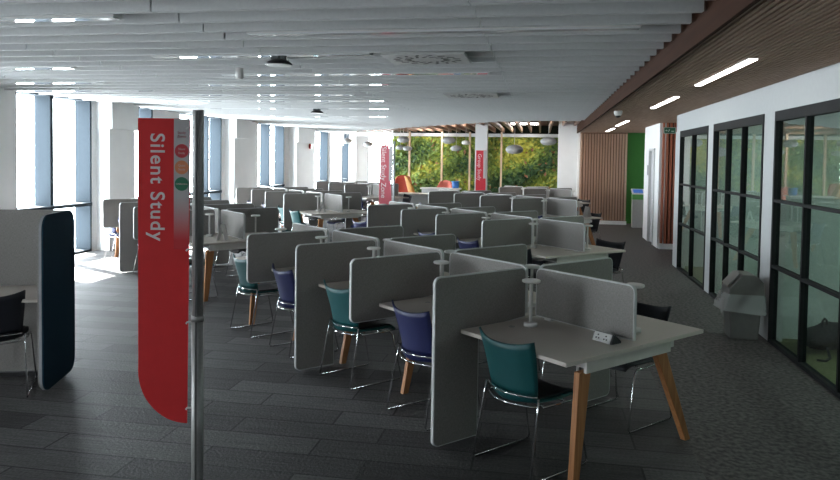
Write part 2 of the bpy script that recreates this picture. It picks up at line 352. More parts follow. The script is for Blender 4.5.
mb = MB(); mb.tube([(2.50, 15.92, 1.0), (2.46, 15.92, 1.0), (2.46, 16.03, 1.0)], 0.01); mb.obj('door_handle', M_chrome, t)
o = B(2.445, 2.458, 16.62, 16.78, 1.52, 1.75).obj('wall_plaque', mat('plaque_grey', (0.22, 0.23, 0.25), 0.4)); o.matrix_world = ROOT_W; tag(o, 'small dark grey plaque on the white wall beside the door', 'sign')
struct('wall_slats', B(2.60, 3.5, 15.18, 15.27, 0, 2.69), mat('dark_backing', (0.04, 0.015, 0.01), 0.8), 'dark backing of the red timber slats', 'wall')
mb = MB()
for k in range(14): mb.box(2.50+k*0.075, 2.545+k*0.075, 15.12, 15.18, 0.12, 2.65)
struct('trim_4', mb, M_rslat, 'reddish vertical timber slats past the glass rooms', 'trim')
struct('baseboard_right', B(2.48, 3.5, 15.11, 15.2, 0, 0.11), M_wall, 'white plinth under the reddish slats', 'baseboard')
# glass rooms -------------------------------------------------
GN = 2.355
BAYS = [(10.42, 12.42, [11.45], 'far'), (7.92, 10.10, [8.72, 9.40], 'middle'), (3.2, 7.56, [6.72, 5.88, 5.0, 4.1], 'near')]
mb = MB(); mb.box(GN, GN+0.10, -2.5, 12.85, 2.36, 2.69)
for a_, b_ in ((12.42, 12.85), (10.10, 10.42), (7.56, 7.92), (-2.5, 3.2)): mb.box(GN-0.01, GN+0.12, a_, b_, 0, 2.36)
mb.box(GN, 5.6, 12.72, 12.85, 0, 2.69)
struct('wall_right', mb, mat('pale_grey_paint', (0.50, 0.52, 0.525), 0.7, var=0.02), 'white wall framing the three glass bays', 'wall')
mb = MB(); mb.box(5.5, 5.6, -2.5, 12.8, 0, 2.69); mb.box(GN+0.1, 5.6, 7.70, 7.80, 0, 2.69); mb.box(GN+0.1, 5.6, 10.22, 10.32, 0, 2.69); mb.box(GN+0.1, 5.6, 3.0, 3.1, 0, 2.69)
struct('wall_room', mb, mat('room_paint', (0.50, 0.56, 0.54), 0.7), 'pale walls inside the glass rooms', 'wall')
for i, (a_, b_, mul, nm) in enumerate(BAYS):
    t = bpy.data.objects.new('window_%d' % (11+i), None); C.objects.link(t); t.matrix_world = ROOT_W; t['kind'] = 'structure'
    t['label'] = 'black framed glass partition, %s bay of the right wall' % nm; t['category'] = 'window'
    f = MB(); f.box(GN-0.02, GN+0.05, a_, b_, 2.26, 2.36); f.box(GN-0.02, GN+0.05, a_, b_, 0, 0.035); f.box(GN-0.02, GN+0.05, a_, a_+0.04, 0, 2.26); f.box(GN-0.02, GN+0.05, b_-0.04, b_, 0, 2.26)
    f.box(GN-0.018, GN+0.045, a_, b_, 1.44, 1.468); f.box(GN-0.018, GN+0.045, a_, b_, 0.77, 0.798)
    for q in mul: f.box(GN-0.019, GN+0.046, q-0.016, q+0.016, 0, 2.3)
    f.obj('window_frame', M_blackm, t)
    B(GN+0.014, GN+0.018, a_+0.04, b_-0.04, 0.035, 2.26).obj('window_pane', M_glass2, t)

for nm, d in (('far', 11.4), ('middle', 9.0), ('near', 5.4)):  # light panels added to brighten the room interiors
    t = thing('room_fill_panel', 'added fill light panel on the ceiling inside the %s glass room' % nm, 'ceiling light', W(3.9, d, 2.67), WR)
    B(-0.3, 0.3, -0.3, 0.3, 0.0, 0.02).obj('frame', M_white, t); B(-0.28, 0.28, -0.28, 0.28, -0.004, 0.0).obj('diffuser', mat('room_fill_emit', (1, 1, 1), 0.5, emit=(0.9, 1.0, 0.95, 50.0)), t)
# ------------------------------------------------------------ white baffles
def far_edge(d):           # right-hand end of the baffle field beyond the slat ceiling
    pts = [(17.3, 0.99), (17.9, -1.0), (21.0, -3.7), (23.5, -5.7), (25.6, -7.4), (26.4, -8.2)]
    if d <= 17.3: return 1.02
    for (d0, n0), (d1, n1) in zip(pts, pts[1:]):
        if d <= d1: return n0+(n1-n0)*(d-d0)/(d1-d0)
    return -8.3
JO = [-8.25, -6.96, -4.79, -2.62, -0.45, 1.02]
PROTO = {}
kd = 0; d = 4.73-0.37*8
while d < 26.2:
    for j in range(5):
        a_, b_ = JO[j], JO[j+1]; e = far_edge(d)
        if a_ > e-0.15: continue
        b2_ = min(b_, e)
        key = round(b2_-a_, 2)
        if key not in PROTO: PROTO[key] = MB().box(0, b2_-a_-0.012, -0.03, 0.03, 0, 0.2).mesh('ceiling_baffle', M_baf)
        o = bpy.data.objects.new('ceiling_baffle', PROTO[key]); C.objects.link(o); o.location = W(a_, d, 2.80); o.rotation_euler = (0, 0, WR)
        tag(o, 'white ceiling baffle in the %s run from the timber fascia' % ORD[4-j], 'baffle', 'white baffles, %s run from the fascia' % ORD[4-j])
    d += 0.37; kd += 1
mb = MB()
for x in (-7.6, -6.0, -3.8, -1.5, 0.3): mb.box(x, x+0.04, 1.5, 17.2 if x > -1 else (17.8 if x > -2 else (20.8 if x > -4 else 23.2)), 3.0, 3.15)
struct('ceiling_rails', mb, M_ceil, 'rails the white baffles hang from', 'ceiling')
# linear luminaires in the gaps
LUM = [(4.545, -6.5, -3.01), (5.285, -2.34, 0.7), (6.395, -3.85, -1.6), (7.135, -8.0, -5.3), (7.875, -3.83, -0.6), (8.615, -8.1, -5.95), (8.985, -4.6, -2.0), (9.725, -8.2, -5.86),
       (10.465, -5.45, -2.9), (11.575, -6.6, -2.67), (13.425, -6.8, -3.0), (16.015, -6.6, -3.6)]
for i, (d, a_, b_) in enumerate(LUM):
    t = thing('linear_ceiling_light', 'slim white linear light between the ceiling baffles, %s line from the viewpoint' % (ORD[i] if i < 10 else ['eleventh', 'twelfth'][i-10]), 'ceiling light', W(a_, d, 2.80), WR, 'linear lights between the baffles')
    B(0, b_-a_, -0.055, 0.055, 0.012, 0.09).obj('housing', M_white, t); B(0.01, b_-a_-0.01, -0.045, 0.045, 0.0, 0.012).obj('diffuser', M_diff, t)
    B(0.3, 0.32, -0.01, 0.01, 0.09, 0.35).obj('hanger', M_white, t); B(b_-a_-0.32, b_-a_-0.3, -0.01, 0.01, 0.09, 0.35).obj('hanger', M_white, t)
# air vents
for i, (n, d) in enumerate([(-1.09, 6.56), (-1.04, 10.35)]):
    t = thing('ceiling_vent', ['square swirl air vent set among the baffles, the nearer one', 'square swirl air vent set among the baffles, the farther one'][i], 'vent', W(n, d, 2.775), WR)
    B(-0.39, 0.39, -0.33, 0.33, 0.0, 0.022).obj('plate', mat('vent_grey', (0.5, 0.5, 0.49), 0.5), t, bevel=0.003)
    mb = MB()
    for k in range(16):
        q = 2*PI*k/16
        for rr, ln in ((0.17, 0.07), (0.265, 0.07)):
            qq = q+(0.2 if rr > 0.2 else 0)
            cx, cy = rr*math.cos(qq)*1.1, rr*math.sin(qq); tx, ty = math.cos(qq+0.6), math.sin(qq+0.6); nx, ny = -ty, tx
            L_, w_ = ln/2, 0.013
            pts = [(cx-tx*L_-nx*w_, cy-ty*L_-ny*w_), (cx+tx*L_-nx*w_, cy+ty*L_-ny*w_), (cx+tx*L_+nx*w_, cy+ty*L_+ny*w_), (cx-tx*L_+nx*w_, cy-ty*L_+ny*w_)]
            mb.slab(pts, 'z', -0.002, 0.001)
    mb.obj('swirl_slots', M_black, t)
# bell-shaped ceiling fittings
for i, (n, d, s_) in enumerate([(-2.52, 6.39, 1.0), (-4.47, 13.4, 1.0)]):
    t = thing('ceiling_speaker', ['black bell shaped ceiling fitting with pale underside, the nearer one', 'small black bell shaped ceiling fitting, the farther one'][i], 'ceiling fitting', W(n, d, 2.715), WR)
    MB().lathe([(0.125, 0.0), (0.13, 0.006), (0.12, 0.02), (0.09, 0.04), (0.06, 0.052), (0.04, 0.06)], 28).obj('bell', M_black, t)
    MB().lathe([(0.118, -0.006), (0.122, 0.002)], 28).obj('underside', M_white, t)
    mb = MB(); mb.box(-0.07, 0.0, -0.035, 0.035, 0.05, 0.085); mb.box(0.02, 0.065, -0.03, 0.03, 0.04, 0.085); mb.obj('mounting_box', mat('fitting_dark', (0.06, 0.075, 0.075), 0.4), t)
o = MB().lathe([(0.035, 0), (0.045, 0.01), (0.045, 0.12)], 16).obj('ceiling_sensor', M_white); o.location = W(-3.27, 7.14, 2.67); tag(o, 'small white cylindrical sensor under a baffle', 'sensor')
# strip lights in the timber ceiling
for i, (a_, b_, n) in enumerate([(5.78, 7.70, 1.615), (9.05, 10.95, 1.65), (14.4, 16.4, 1.70), (17.7, 19.5, 1.76)]):
    t = thing('strip_light', 'white glowing strip light in the timber ceiling, %s from the viewpoint' % ORD[i], 'ceiling light', W(n, (a_+b_)/2, 2.636), WR, 'strip lights in the timber ceiling')
    l = (b_-a_)/2
    B(-0.032, 0.032, -l, l, 0.0, 0.012).obj('diffuser', M_lamp, t); B(-0.038, 0.038, -l-0.01, l+0.01, 0.008, 0.016).obj('frame', M_white, t)
t = thing('security_camera', 'white dome security camera under the timber ceiling', 'camera', W(1.22, 11.65, 2.56), WR)
MB().lathe([(0.03, 0.0), (0.055, 0.02), (0.065, 0.05), (0.065, 0.09)], 20).obj('housing', M_white, t)
MB().lathe([(0.012, -0.022), (0.035, -0.01), (0.045, 0.012)], 16).obj('lens_dome', M_black, t)
t = thing('exit_sign', 'green exit sign with running figure by the reddish slats', 'sign', W(2.615, 15.0, 2.42), WR)
B(-0.12, 0.12, 0, 0.03, 0, 0.13).obj('sign_box', mat('sign_rim', (0.35, 0.42, 0.38), 0.5), t)
B(-0.105, 0.105, -0.003, 0.0, 0.012, 0.118).obj('sign_face', mat('sign_green', (0.01, 0.10, 0.05), 0.4), t)
mb = MB(); mb.box(-0.02, 0.0, -0.006, -0.003, 0.07, 0.09); mb.slab([(-0.03, 0.03), (-0.005, 0.06), (0.0, 0.07), (-0.02, 0.07), (-0.04, 0.04)], 'y', -0.006, -0.003); mb.slab([(0.03, 0.04), (0.085, 0.04), (0.085, 0.055), (0.03, 0.055)], 'y', -0.006, -0.003); mb.slab([(-0.09, 0.06), (-0.065, 0.085), (-0.065, 0.07), (-0.045, 0.07), (-0.045, 0.055), (-0.065, 0.055), (-0.065, 0.04)], 'y', -0.006, -0.003)
mb.obj('pictogram', mat('sign_mark', (0.5, 0.62, 0.55), 0.5), t)
for i, (n, d) in enumerate([(-0.2, 19.6), (-2.6, 21.6), (-3.95, 25.4), (-0.6, 25.2), (-6.2, 27.4)]):  # glowing panels added to light the living wall and the far end
    t = thing('lobby_fill_panel', 'added square fill light above the timber beams, %s from the aisle side' % ['first', 'second', 'fourth', 'third', 'fifth'][i], 'ceiling light', W(n, d, 3.13), WR, 'added fill panels above the beams')
    B(-0.5, 0.5, -0.5, 0.5, 0.0, 0.02).obj('frame', M_white, t); B(-0.48, 0.48, -0.48, 0.48, -0.004, 0.0).obj('diffuser', mat('lobby_fill_emit', (1, 1, 1), 0.5, emit=(1.0, 0.98, 0.93, 22.0)), t)
struct('ceiling_lobby', B(-8.6, 1.0, 17.4, 30, 3.145, 3.152), mat('dark_soffit', (0.16, 0.10, 0.075), 0.8), 'dark soffit above the exposed timber beams', 'ceiling')
# timber beams beyond the baffles
x = -7.9; i = 0
def beam_start(n):
    pts = [(-8.3, 26.4), (-7.4, 25.6), (-5.7, 23.5), (-3.7, 21.0), (-1.0, 17.9), (0.99, 17.35)]
    for (n0, d0), (n1, d1) in zip(pts, pts[1:]):
        if n <= n1: return d0+(d1-d0)*(n-n0)/(n1-n0)
    return 17.4
while x < 0.95:
    a_ = beam_start(x)+0.25; e_ = 26.6 if x < 0.40 else 21.0
    if e_-a_ > 0.4:
        o = B(0, 0.06, 0, e_-a_, 0, 0.16).obj('ceiling_beam', M_beam); o.location = W(x, a_, 2.86); o.rotation_euler = (0, 0, WR)
        tag(o, 'exposed timber ceiling beam in front of the living wall', 'beam', 'exposed timber beams by the living wall'); i += 1
    x += 0.34
# ------------------------------------------------------------ living wall foliage and timber posts
mb = MB(); rnd = random.Random(3)
def nz(x, z, s): return math.sin(x*1.7*s+3.1*math.sin(z*1.3*s+1.0))+math.sin(z*2.3*s-1.9*math.sin(x*0.9*s))
for k in range(15000):
    n = rnd.uniform(-5.78, 0.95); z = rnd.uniform(0.02, 2.72)
    u = nz(n, z, 1.3)*0.5+rnd.uniform(-0.5, 0.5)+0.35*(z-1.4)
    mb.cur = 0 if u > 0.75 else (1 if u > 0.15 else (2 if u > -0.55 else 3))
    if rnd.random() < 0.02: mb.cur = 4
    bulge = 0.12+0.12*(nz(n*2, z*2, 1.0)+2)/4
    dd = 27.1-rnd.uniform(0.0, 1.0)*bulge*1.5-0.02
    s_ = rnd.uniform(0.05, 0.12); an = rnd.uniform(0, 2*PI); ti = rnd.uniform(-0.9, 0.5)
    ux, uz = math.cos(an), math.sin(an); vx, vz = -uz, ux
    c = Vector((n, dd, z)); U = Vector((ux, -0.35*ti, uz))*s_; V = Vector((vx, ti, vz))*s_*0.5
    b = len(mb.v); mb.v += [tuple(c-U), tuple(c+V+Vector((0, -0.015, 0))), tuple(c+U), tuple(c-V+Vector((0, -0.015, 0)))]; mb.face([b, b+1, b+2, b+3])
GL = [mat('leaf_yellow', (0.44, 0.44, 0.06), 0.5, var=0.2, scale=8), mat('leaf_bright', (0.24, 0.32, 0.05), 0.5, var=0.2, scale=8), mat('leaf_mid', (0.13, 0.21, 0.04), 0.5, var=0.2, scale=8), mat('leaf_dark', (0.04, 0.10, 0.03), 0.5, var=0.2, scale=8), mat('leaf_rust', (0.35, 0.16, 0.08), 0.5, var=0.2, scale=8)]
o = mb.obj('living_wall_foliage', GL); o.matrix_world = ROOT_W; tag(o, 'dense yellow and green leaves covering the far living wall', 'plants', kind='stuff')
for i, n in enumerate([-5.15, -3.85, -2.75, -1.52]):
    o = B(-0.032, 0.032, -0.07, 0.07, 0, 2.86).obj('timber_post', M_post); o.location = W(n*0.967, 26.1, 0); o.rotation_euler = (0, 0, WR)
    tag(o, 'slender pale timber post before the living wall, %s from the left' % ORD[i], 'post', 'timber posts before the living wall')
o = struct('column', B(-1.99, -1.62, 21.1, 21.4, 0, 3.0), M_wall, 'white column carrying the small red banner', 'column')
# pendants
PEN = [(-4.75, 24.5, 2.18, .17), (-5.1, 24.9, 2.22, .17), (-4.87, 24.3, 2.50, .22), (-3.22, 24.2, 2.48, .24), (-3.0, 24.6, 2.21, .20), (-2.62, 24.3, 2.41, .15), (-0.89, 23.6, 2.18, .30), (0.22, 21.9, 2.42, .25), (-6.6, 26, 2.35, .2), (-7.3, 25.5, 2.45, .2)]
for i, (n, d, z, r) in enumerate(PEN):
    t = thing('pendant_lamp', 'pale oval pendant lampshade before the living wall, %s of the cluster' % (ORD[i]), 'pendant lamp', W(n, d, z), 0, 'oval pendants before the living wall')
    MB().lathe([(r*0.25, -r*0.5), (r*0.7, -r*0.42), (r*0.95, -r*0.2), (r, 0), (r*0.93, r*0.2), (r*0.65, r*0.42), (r*0.2, r*0.52)], 24).obj('lamp_shade', mat('shade_grey', (0.38, 0.39, 0.39), 0.6) if i != 5 else M_white, t)
    B(-0.006, 0.006, -0.006, 0.006, r*0.5, 3.15-z).obj('cord', M_white, t)
# ------------------------------------------------------------ kiosk
t = thing('info_kiosk', 'grey kiosk with green band and tilted blue screen by the green wall', 'kiosk', W(2.66, 19.9, 0), WR)
B(-0.14, 0.14, -0.10, 0.12, 0, 0.78).obj('body', mat('kiosk_grey', (0.42, 0.43, 0.42), 0.5), t, bevel=0.01)
B(-0.145, 0.145, -0.105, 0.125, 0.78, 0.92).obj('green_band', M_greenlight, t)
mb = MB().hexa([(-0.16, -0.14, 0.92), (0.18, -0.14, 0.92), (0.18, 0.16, 1.04), (-0.16, 0.16, 1.04)], [(-0.16, -0.15, 0.95), (0.18, -0.15, 0.95), (0.18, 0.15, 1.07), (-0.16, 0.15, 1.07)]); mb.obj('screen_frame', M_white, t)
MB().hexa([(-0.12, -0.11, 0.962), (0.14, -0.11, 0.962), (0.14, 0.11, 1.05), (-0.12, 0.11, 1.05)], [(-0.12, -0.11, 0.969), (0.14, -0.11, 0.969), (0.14, 0.11, 1.057), (-0.12, 0.11, 1.057)]).obj('screen', mat('screen_blue', (0.02, 0.07, 0.30), 0.3, emit=(0.05, 0.15, 0.5, 0.6)), t)

# ============================================================ CHAIRS
def grid(fn, nu, nv, mb):
    b = len(mb.v)
    for i in range(nu+1):
        for j in range(nv+1): mb.v.append(fn(i/nu, j/nv))
    for i in range(nu):
        for j in range(nv): mb.face([b+i*(nv+1)+j, b+(i+1)*(nv+1)+j, b+(i+1)*(nv+1)+j+1, b+i*(nv+1)+j+1], True)
    return mb
def back_pt(u, v):       # u across -1..1 via 0..1, v up
    s = u*2-1; hw = 0.188+0.036*v**0.8
    x = -0.205-0.055*v**1.4-0.02*v+0.06*abs(s)**2.2; z = 0.475+0.30*v+0.035*v*abs(s)**2.5+0.012*abs(s)**2*(1-v)
    return (x, s*hw, z)
def seat_pt(u, v):       # v rear->front
    s = u*2-1
    if v < 0.2:
        q = v/0.2; x = -0.235+0.02*q+0.09*s*s; z = 0.485-0.05*q; hw = 0.185
    else:
        q = (v-0.2)/0.8; x = -0.215+0.09*s*s*(1-q)+0.44*q; z = 0.435+0.012*s*s-0.035*max(0, q-0.8)*5*max(0, q-0.8)*5; hw = 0.185+0.025*math.sin(q*PI)-0.005*q
    return (x, s*hw, z)
CM = {}
CM['back'] = grid(back_pt, 14, 8, MB()); CM['seat'] = grid(seat_pt, 14, 14, MB())
def pad_pt(u, v):
    x, y, z = seat_pt(0.06+0.88*u, 0.24+0.72*v); return (x, y, z+0.014)
CM['pad'] = grid(pad_pt, 8, 10, MB())
def make_chair(label, m_shell, group, m_seat=None):
    t = thing('study_chair', label, 'chair', group=group)
    CM['back'].obj('backrest', m_shell, t, solid=0.012); CM['seat'].obj('seat', m_seat or m_shell, t, solid=0.016)
    CM['pad'].obj('seat_pad', M_dark, t, solid=0.008)
    for s in (-1, 1):
        p = [(-0.165, .213*s, .475), (-0.175, .218*s, .40), (-0.245, .235*s, .025), (-0.235, .235*s, .009), (0.235, .235*s, .009), (0.25, .235*s, .03), (0.17, .215*s, .385), (0.14, .212*s, .412), (-0.13, .212*s, .418)]
        MB().tube(p, .0065, 6).obj('leg_frame', M_chrome, t)
    for z, dx in ((0.478, 0.0), (0.422, 0.0)):
        MB().tube([(-0.232+0.075*(k/6)**2*1.0-0.004, .20*k/6.0, z) for k in range(-6, 7)], .006, 6).obj('rear_rail', M_chrome, t)
    mb = MB(); mb.tube([(0.08, -.212, .413), (0.08, .212, .413)], .006); mb.tube([(-0.10, -.212, .415), (-0.10, .212, .415)], .006); mb.obj('cross_bar', M_chrome, t)
    return t
CHAIR = {}
def chair(kind, x, y, rz, label, group, sc=1.0):
    names = {'teal': M_teal, 'navy': M_navy, 'black': M_dark}
    if kind not in CHAIR:
        CHAIR[kind] = make_chair(label, names[kind], group, M_dark if kind == 'black' else None); c = CHAIR[kind]
        c.location = (x, y, 0); c.rotation_euler = (0, 0, rz)
    else: c = dup(CHAIR[kind], (x, y, 0), rz, label, group)
    return c

# ============================================================ BENCHES
AL1 = 0.6426; AL2 = AL1-0.0662
OX, OY = 0.8029, 3.6815
def frame(al):
    b = Vector((math.cos(al), math.sin(al))); a = Vector((-math.sin(al), math.cos(al)))
    return a, b
DW, S1, MO, HP, HS = 1.3326, 0.9038, 0.9478, 1.089, 1.087
E1, E2, CI = 0.205, 0.24, 0.593
def panel_outline(tall, mirror=False):
    e = E1 if tall else E2; zb = 0.012 if tall else 0.613
    r = 0.045
    o = rrect(-e, CI, zb, HP, r, 5, (1, 0, 1, 1))[:6]       # bottom-left corner arc
    o += [(0.165, zb), (0.165, 0.712), (CI, 0.745)]
    o += [(CI-r+r*math.cos(.5*PI*i/5), HP-r+r*math.sin(.5*PI*i/5)) for i in range(6)]
    o += [(-e+r+r*math.cos(.5*PI+.5*PI*i/5), HP-r+r*math.sin(.5*PI+.5*PI*i/5)) for i in range(6)]
    if mirror: o = [(-x, z) for x, z in reversed(o)]
    return o
PAN = {}
def divider(tall, x, y, rz, label, group):
    if tall not in PAN:
        t = thing('desk_divider', label, 'desk divider', (x, y, 0), rz, group); o = panel_outline(tall); i_ = inset(o, 0.007)
        MB().slab([(px, z) for px, z in i_], 'y', -0.014, 0.014).obj('fabric_panel', M_fab, t)
        MB().ring(o, i_, 'y', -0.012, 0.012).obj('edge_trim', M_edge, t)
        PAN[tall] = t; return t
    return dup(PAN[tall], (x, y, 0), rz, label, group)
SCR = {}
def screen(length, x, y, rz, label, group):
    key = round(length, 2)
    if key not in SCR:
        t = thing('desk_screen', label, 'desk screen', (x, y, 0), rz, group); o = rrect(0, length, 0.752, HS, 0.045, 5, (0, 0, 1, 1)); i_ = inset(o, 0.007)
        MB().slab(i_, 'x', -0.014, 0.014).obj('fabric_panel', M_fab, t)
        MB().ring(o, i_, 'x', -0.012, 0.012).obj('edge_trim', M_edge, t)
        mb = MB()
        for q in (0.12, length-0.12): mb.box(-0.02, 0.02, q-0.03, q+0.03, 0.741, 0.756)
        mb.obj('clamp', M_white, t)
        SCR[key] = t; return t
    return dup(SCR[key], (x, y, 0), rz, label, group)
LAMPP = []
def lamp(x, y, rz, label, group):
    if not LAMPP:
        t = thing('desk_lamp', label, 'desk lamp', (x, y, 0.741), rz, group)
        MB().lathe([(0.045, 0), (0.045, 0.022), (0.03, 0.028)], 20).obj('base', M_white, t)
        B(-0.008, 0.008, -0.008, 0.008, 0.026, 0.292).obj('stem', M_white, t)
        MB().lathe([(0.055, 0.288), (0.06, 0.292), (0.06, 0.304), (0.05, 0.308)], 24).obj('lamp_head', M_white, t)
        LAMPP.append(t); return t
    return dup(LAMPP[0], (x, y, 0.741), rz, label, group)
def leg(tb, tt, wb, wt, s0, s1):
    mb = MB(); zt = 0.64
    mb.hexa([(tb-wb/2, s0, 0), (tb+wb/2, s0, 0), (tb+wb/2, s1, 0), (tb-wb/2, s1, 0)], [(tt-wt/2, s0, zt), (tt+wt/2, s0, zt), (tt+wt/2, s1, zt), (tt-wt/2, s1, zt)])
    return mb
def bench(name, al, T, S, n, near, far, skip_near=(), skip_far=(), kinds=None, jitter=1):
    a, b = frame(al); O = Vector((OX, OY)) + a*S + b*T
    def P(s, t, z=0): q = O+a*s+b*t; return (q.x, q.y, z)
    L = S1+(n-1)*MO-0.04
    g = thing('study_bench', 'long white topped oak legged study bench, the %s' % name, 'bench desk', P(0, 0), al)
    bd = [0]+[S1+k*MO for k in range(n-1)]+[L]
    for k in range(n):
        y0 = bd[k]+(0.021 if k else 0); y1 = bd[k+1]-(0.021 if k < n-1 else 0)
        o = B(0, DW, y0, y1, 0.715, 0.740).obj('tabletop', M_lam, g, bevel=0.003)
        B(0.60, 0.72, y0+0.3, y0+0.31, 0.7402, 0.7412).obj('cable_slot', M_black, o)
    for t0 in (0.24, DW-0.29): B(t0, t0+0.05, 0.06, L-0.06, 0.65, 0.70).obj('rail', M_white, g)
    for (y0, y1) in ((0.035, 0.055), (L-0.055, L-0.035)): B(0.21, 1.02 if y0 < 1 else DW-0.1, y0, y1, 0.635, 0.715).obj('end_apron', M_lamedge, g)
    for y0 in (0.055, L-0.095):
        leg(0.165, 0.225, 0.055, 0.10, y0, y0+0.04).obj('leg', M_oak, g, bevel=0.004); leg(DW-0.055, 0.95, 0.055, 0.11, y0, y0+0.04).obj('leg', M_oak, g, bevel=0.004)
    for k in range(1, n):
        for tb, tt in () if k == 1 else ((0.26, 0.40),) if k == 2 else ((0.26, 0.40), (DW-0.26, DW-0.40)): leg(tb, tt, 0.05, 0.09, bd[k]-0.02, bd[k]+0.02).obj('leg', M_oak, g, bevel=0.003)
        B(0.24, DW-0.24, bd[k]-0.02, bd[k]+0.02, 0.60, 0.65).obj('cross_beam', M_white, g)
    for k in range(1, n):
        tall = (k % 2 == 1); w_ = 'tall grey divider down to the floor' if tall else 'short grey divider hung on the desk'
        divider(tall, *P(bd[k], 0)[:2], al, '%s, %s from aisle, window side of %s' % (w_, ORD[k-1], name), 'grey dividers of the '+name)
        divider(tall, *P(bd[k], DW)[:2], al+PI, '%s, %s from aisle, far side of %s' % (w_, ORD[k-1], name), 'grey dividers of the '+name)
    for k in range(n):
        y0 = bd[k]+0.05; y1 = bd[k+1]-0.05
        screen(y1-y0, *P(y0, DW/2)[:2], al, 'grey centre screen, %s from aisle, on %s' % (ORD[k], name), 'centre screens of the '+name)
        lamp(*P(bd[k+1]-0.21, 0.44)[:2], al, 'white desk lamp, %s from aisle, window side of %s' % (ORD[k], name), 'desk lamps of the '+name)
        lamp(*P(bd[k]+0.22, DW-0.44)[:2], al+PI, 'white desk lamp, %s from aisle, far side of %s' % (ORD[k], name), 'desk lamps of the '+name)
    word = {'teal': 'teal', 'navy': 'dark blue', 'black': 'black'}
    for k, it in enumerate(near):
        if not it: continue
        kind, ds, dt, dr = it
        s = (bd[k]+bd[k+1])/2+ds
        chair(kind, *P(s, 0.18+dt)[:2], al+dr, '%s chair with chrome sled legs, %s from aisle, window side of %s' % (word[kind], ORD[k], name), 'chairs of the '+name)
    for k, it in enumerate(far):
        if not it: continue
        kind, ds, dt, dr = it
        s = (bd[k]+bd[k+1])/2+ds
        chair(kind, *P(s, DW-0.06+dt)[:2], al+PI+dr, '%s chair with chrome sled legs, %s from aisle, far side of %s' % (word[kind], ORD[k], name), 'chairs of the '+name)
    return g, P
Z = 0
N1, N1b, N2, N2b, N3, N3b, N4 = 'nearest bench', 'banner pole bench', 'second bench', 'middle window bench', 'third bench', 'far window bench', 'living wall bench'
_, P1 = bench(N1, AL1, 0, 0, 5, [('teal', -.02, 0, .02), ('navy', 0, 0, -.02), ('teal', .05, 0, .03), ('navy', .12, 0, -.05), ('teal', .07, -.03, .05)],
      [('black', .12, 0, 0), ('navy', 0, 0, 0), ('black', 0, 0, 0), ('teal', 0, 0, 0), ('navy', 0, 0, 0)])
_, P1b = bench(N1b, AL1, 0.0, 5.9453, 5, [('teal', 0, -.05, 0), ('teal', 0, -.05, 0), ('navy', 0, 0, 0), ('navy', 0, 0, 0), ('navy', 0, 0, 0)],
      [('teal', 0, 0, 0), ('black', 0, 0, 0), ('navy', 0, 0, 0), ('teal', 0, 0, 0), ('teal', 0, 0, 0)])
_, P2 = bench(N2, AL2, 2.7396, 3.0668, 5, [('black', -.02, 0, 0), ('navy', 0, -.03, 0), ('navy', .05, 0, 0), ('navy', 0, 0, 0), ('navy', .1, -.05, .1)],
      [('black', -.05, .05, .1), ('black', 0, 0, 0), ('navy', 0, 0, 0), ('black', 0, 0, 0), ('black', 0, 0, 0)])
_, P2b = bench(N2b, AL2, 2.7396, 9.4408, 5, [('teal', -.05, -.15, 0), ('teal', 0, 0, 0), ('navy', 0, 0, 0), ('navy', 0, 0, 0), ('teal', 0, 0, 0)],
      [('navy', -.1, .05, 0), ('navy', 0, 0, 0), ('black', 0, 0, 0), ('teal', 0, 0, 0), ('navy', 0, 0, 0)])
_, P3 = bench(N3, AL2, 6.2317, 6.5897, 5, [('navy', 0, 0, 0), ('black', 0, 0, 0), ('black', 0, 0, 0), ('navy', 0, 0, 0), ('navy', 0, 0, 0)],
      [('black', 0, .05, 0), ('black', 0, 0, 0), ('navy', 0, 0, 0), ('black', 0, 0, 0), ('black', 0, 0, 0)])
_, P3b = bench(N3b, AL2, 6.2158, 13.6518, 4, [('navy', 0, 0, 0), ('navy', 0, 0, 0), ('navy', 0, 0, 0), ('teal', 0, 0, 0)],
      [('black', 0, .1, 0), ('navy', 0, 0, 0), ('black', 0, 0, 0), ('navy', 0, 0, 0)])
_, P4 = bench(N4, AL2, 9.5192, 9.9741, 3, [('navy', 0, 0, 0), ('black', 0, 0, 0), ('navy', 0, 0, 0)], [('black', 0, .05, 0), ('black', 0, 0, 0), ('navy', 0, 0, 0)])

# power block on the nearest desk
t = thing('power_socket', 'white double power socket block on the nearest desk, by the screen end', 'power socket', P1(0.165, 0.555, 0.7412), AL1-0.05)
MB().slab([(-0.05, 0), (0.035, 0), (0.035, 0.012), (-0.012, 0.052), (-0.03, 0.052)], 'y', -0.075, 0.075).obj('housing', M_black, t)
sl = MB(); sl.hexa([(-0.055, -0.065, 0.002), (-0.030, -0.065, 0.053), (-0.030, 0.065, 0.053), (-0.055, 0.065, 0.002)], [(-0.061, -0.065, 0.004), (-0.036, -0.065, 0.056), (-0.036, 0.065, 0.056), (-0.061, 0.065, 0.004)])
fp = sl.obj('face_plate', M_white, t)
mb = MB()
for yy in (-0.03, 0.03):
    for (dy, dz) in ((0, 0.012), (-0.010, -0.006), (0.010, -0.006)):
        x_ = -0.0485-0.0005+dz*0.48; mb.box(x_-0.006, x_+0.003, yy+dy-0.003, yy+dy+0.003, 0.029+dz-0.003, 0.029+dz+0.003)
mb.obj('socket_holes', M_black, fp)
for nm, P_ in (('nearest', P1), ('second', P2), ('third', P3)):
    for k in range(2):
        o = MB().lathe([(0.02, 0), (0.022, 0.003), (0.018, 0.005)], 16).obj('cable_grommet', mat('grommet', (0.35, 0.34, 0.32), 0.5)); o.location = P_(0.745+k*0.90, 0.32+0*k, 0.7405)
        tag(o, 'small round cable grommet in the %s desk of the %s bench' % (ORD[k], nm), 'grommet')

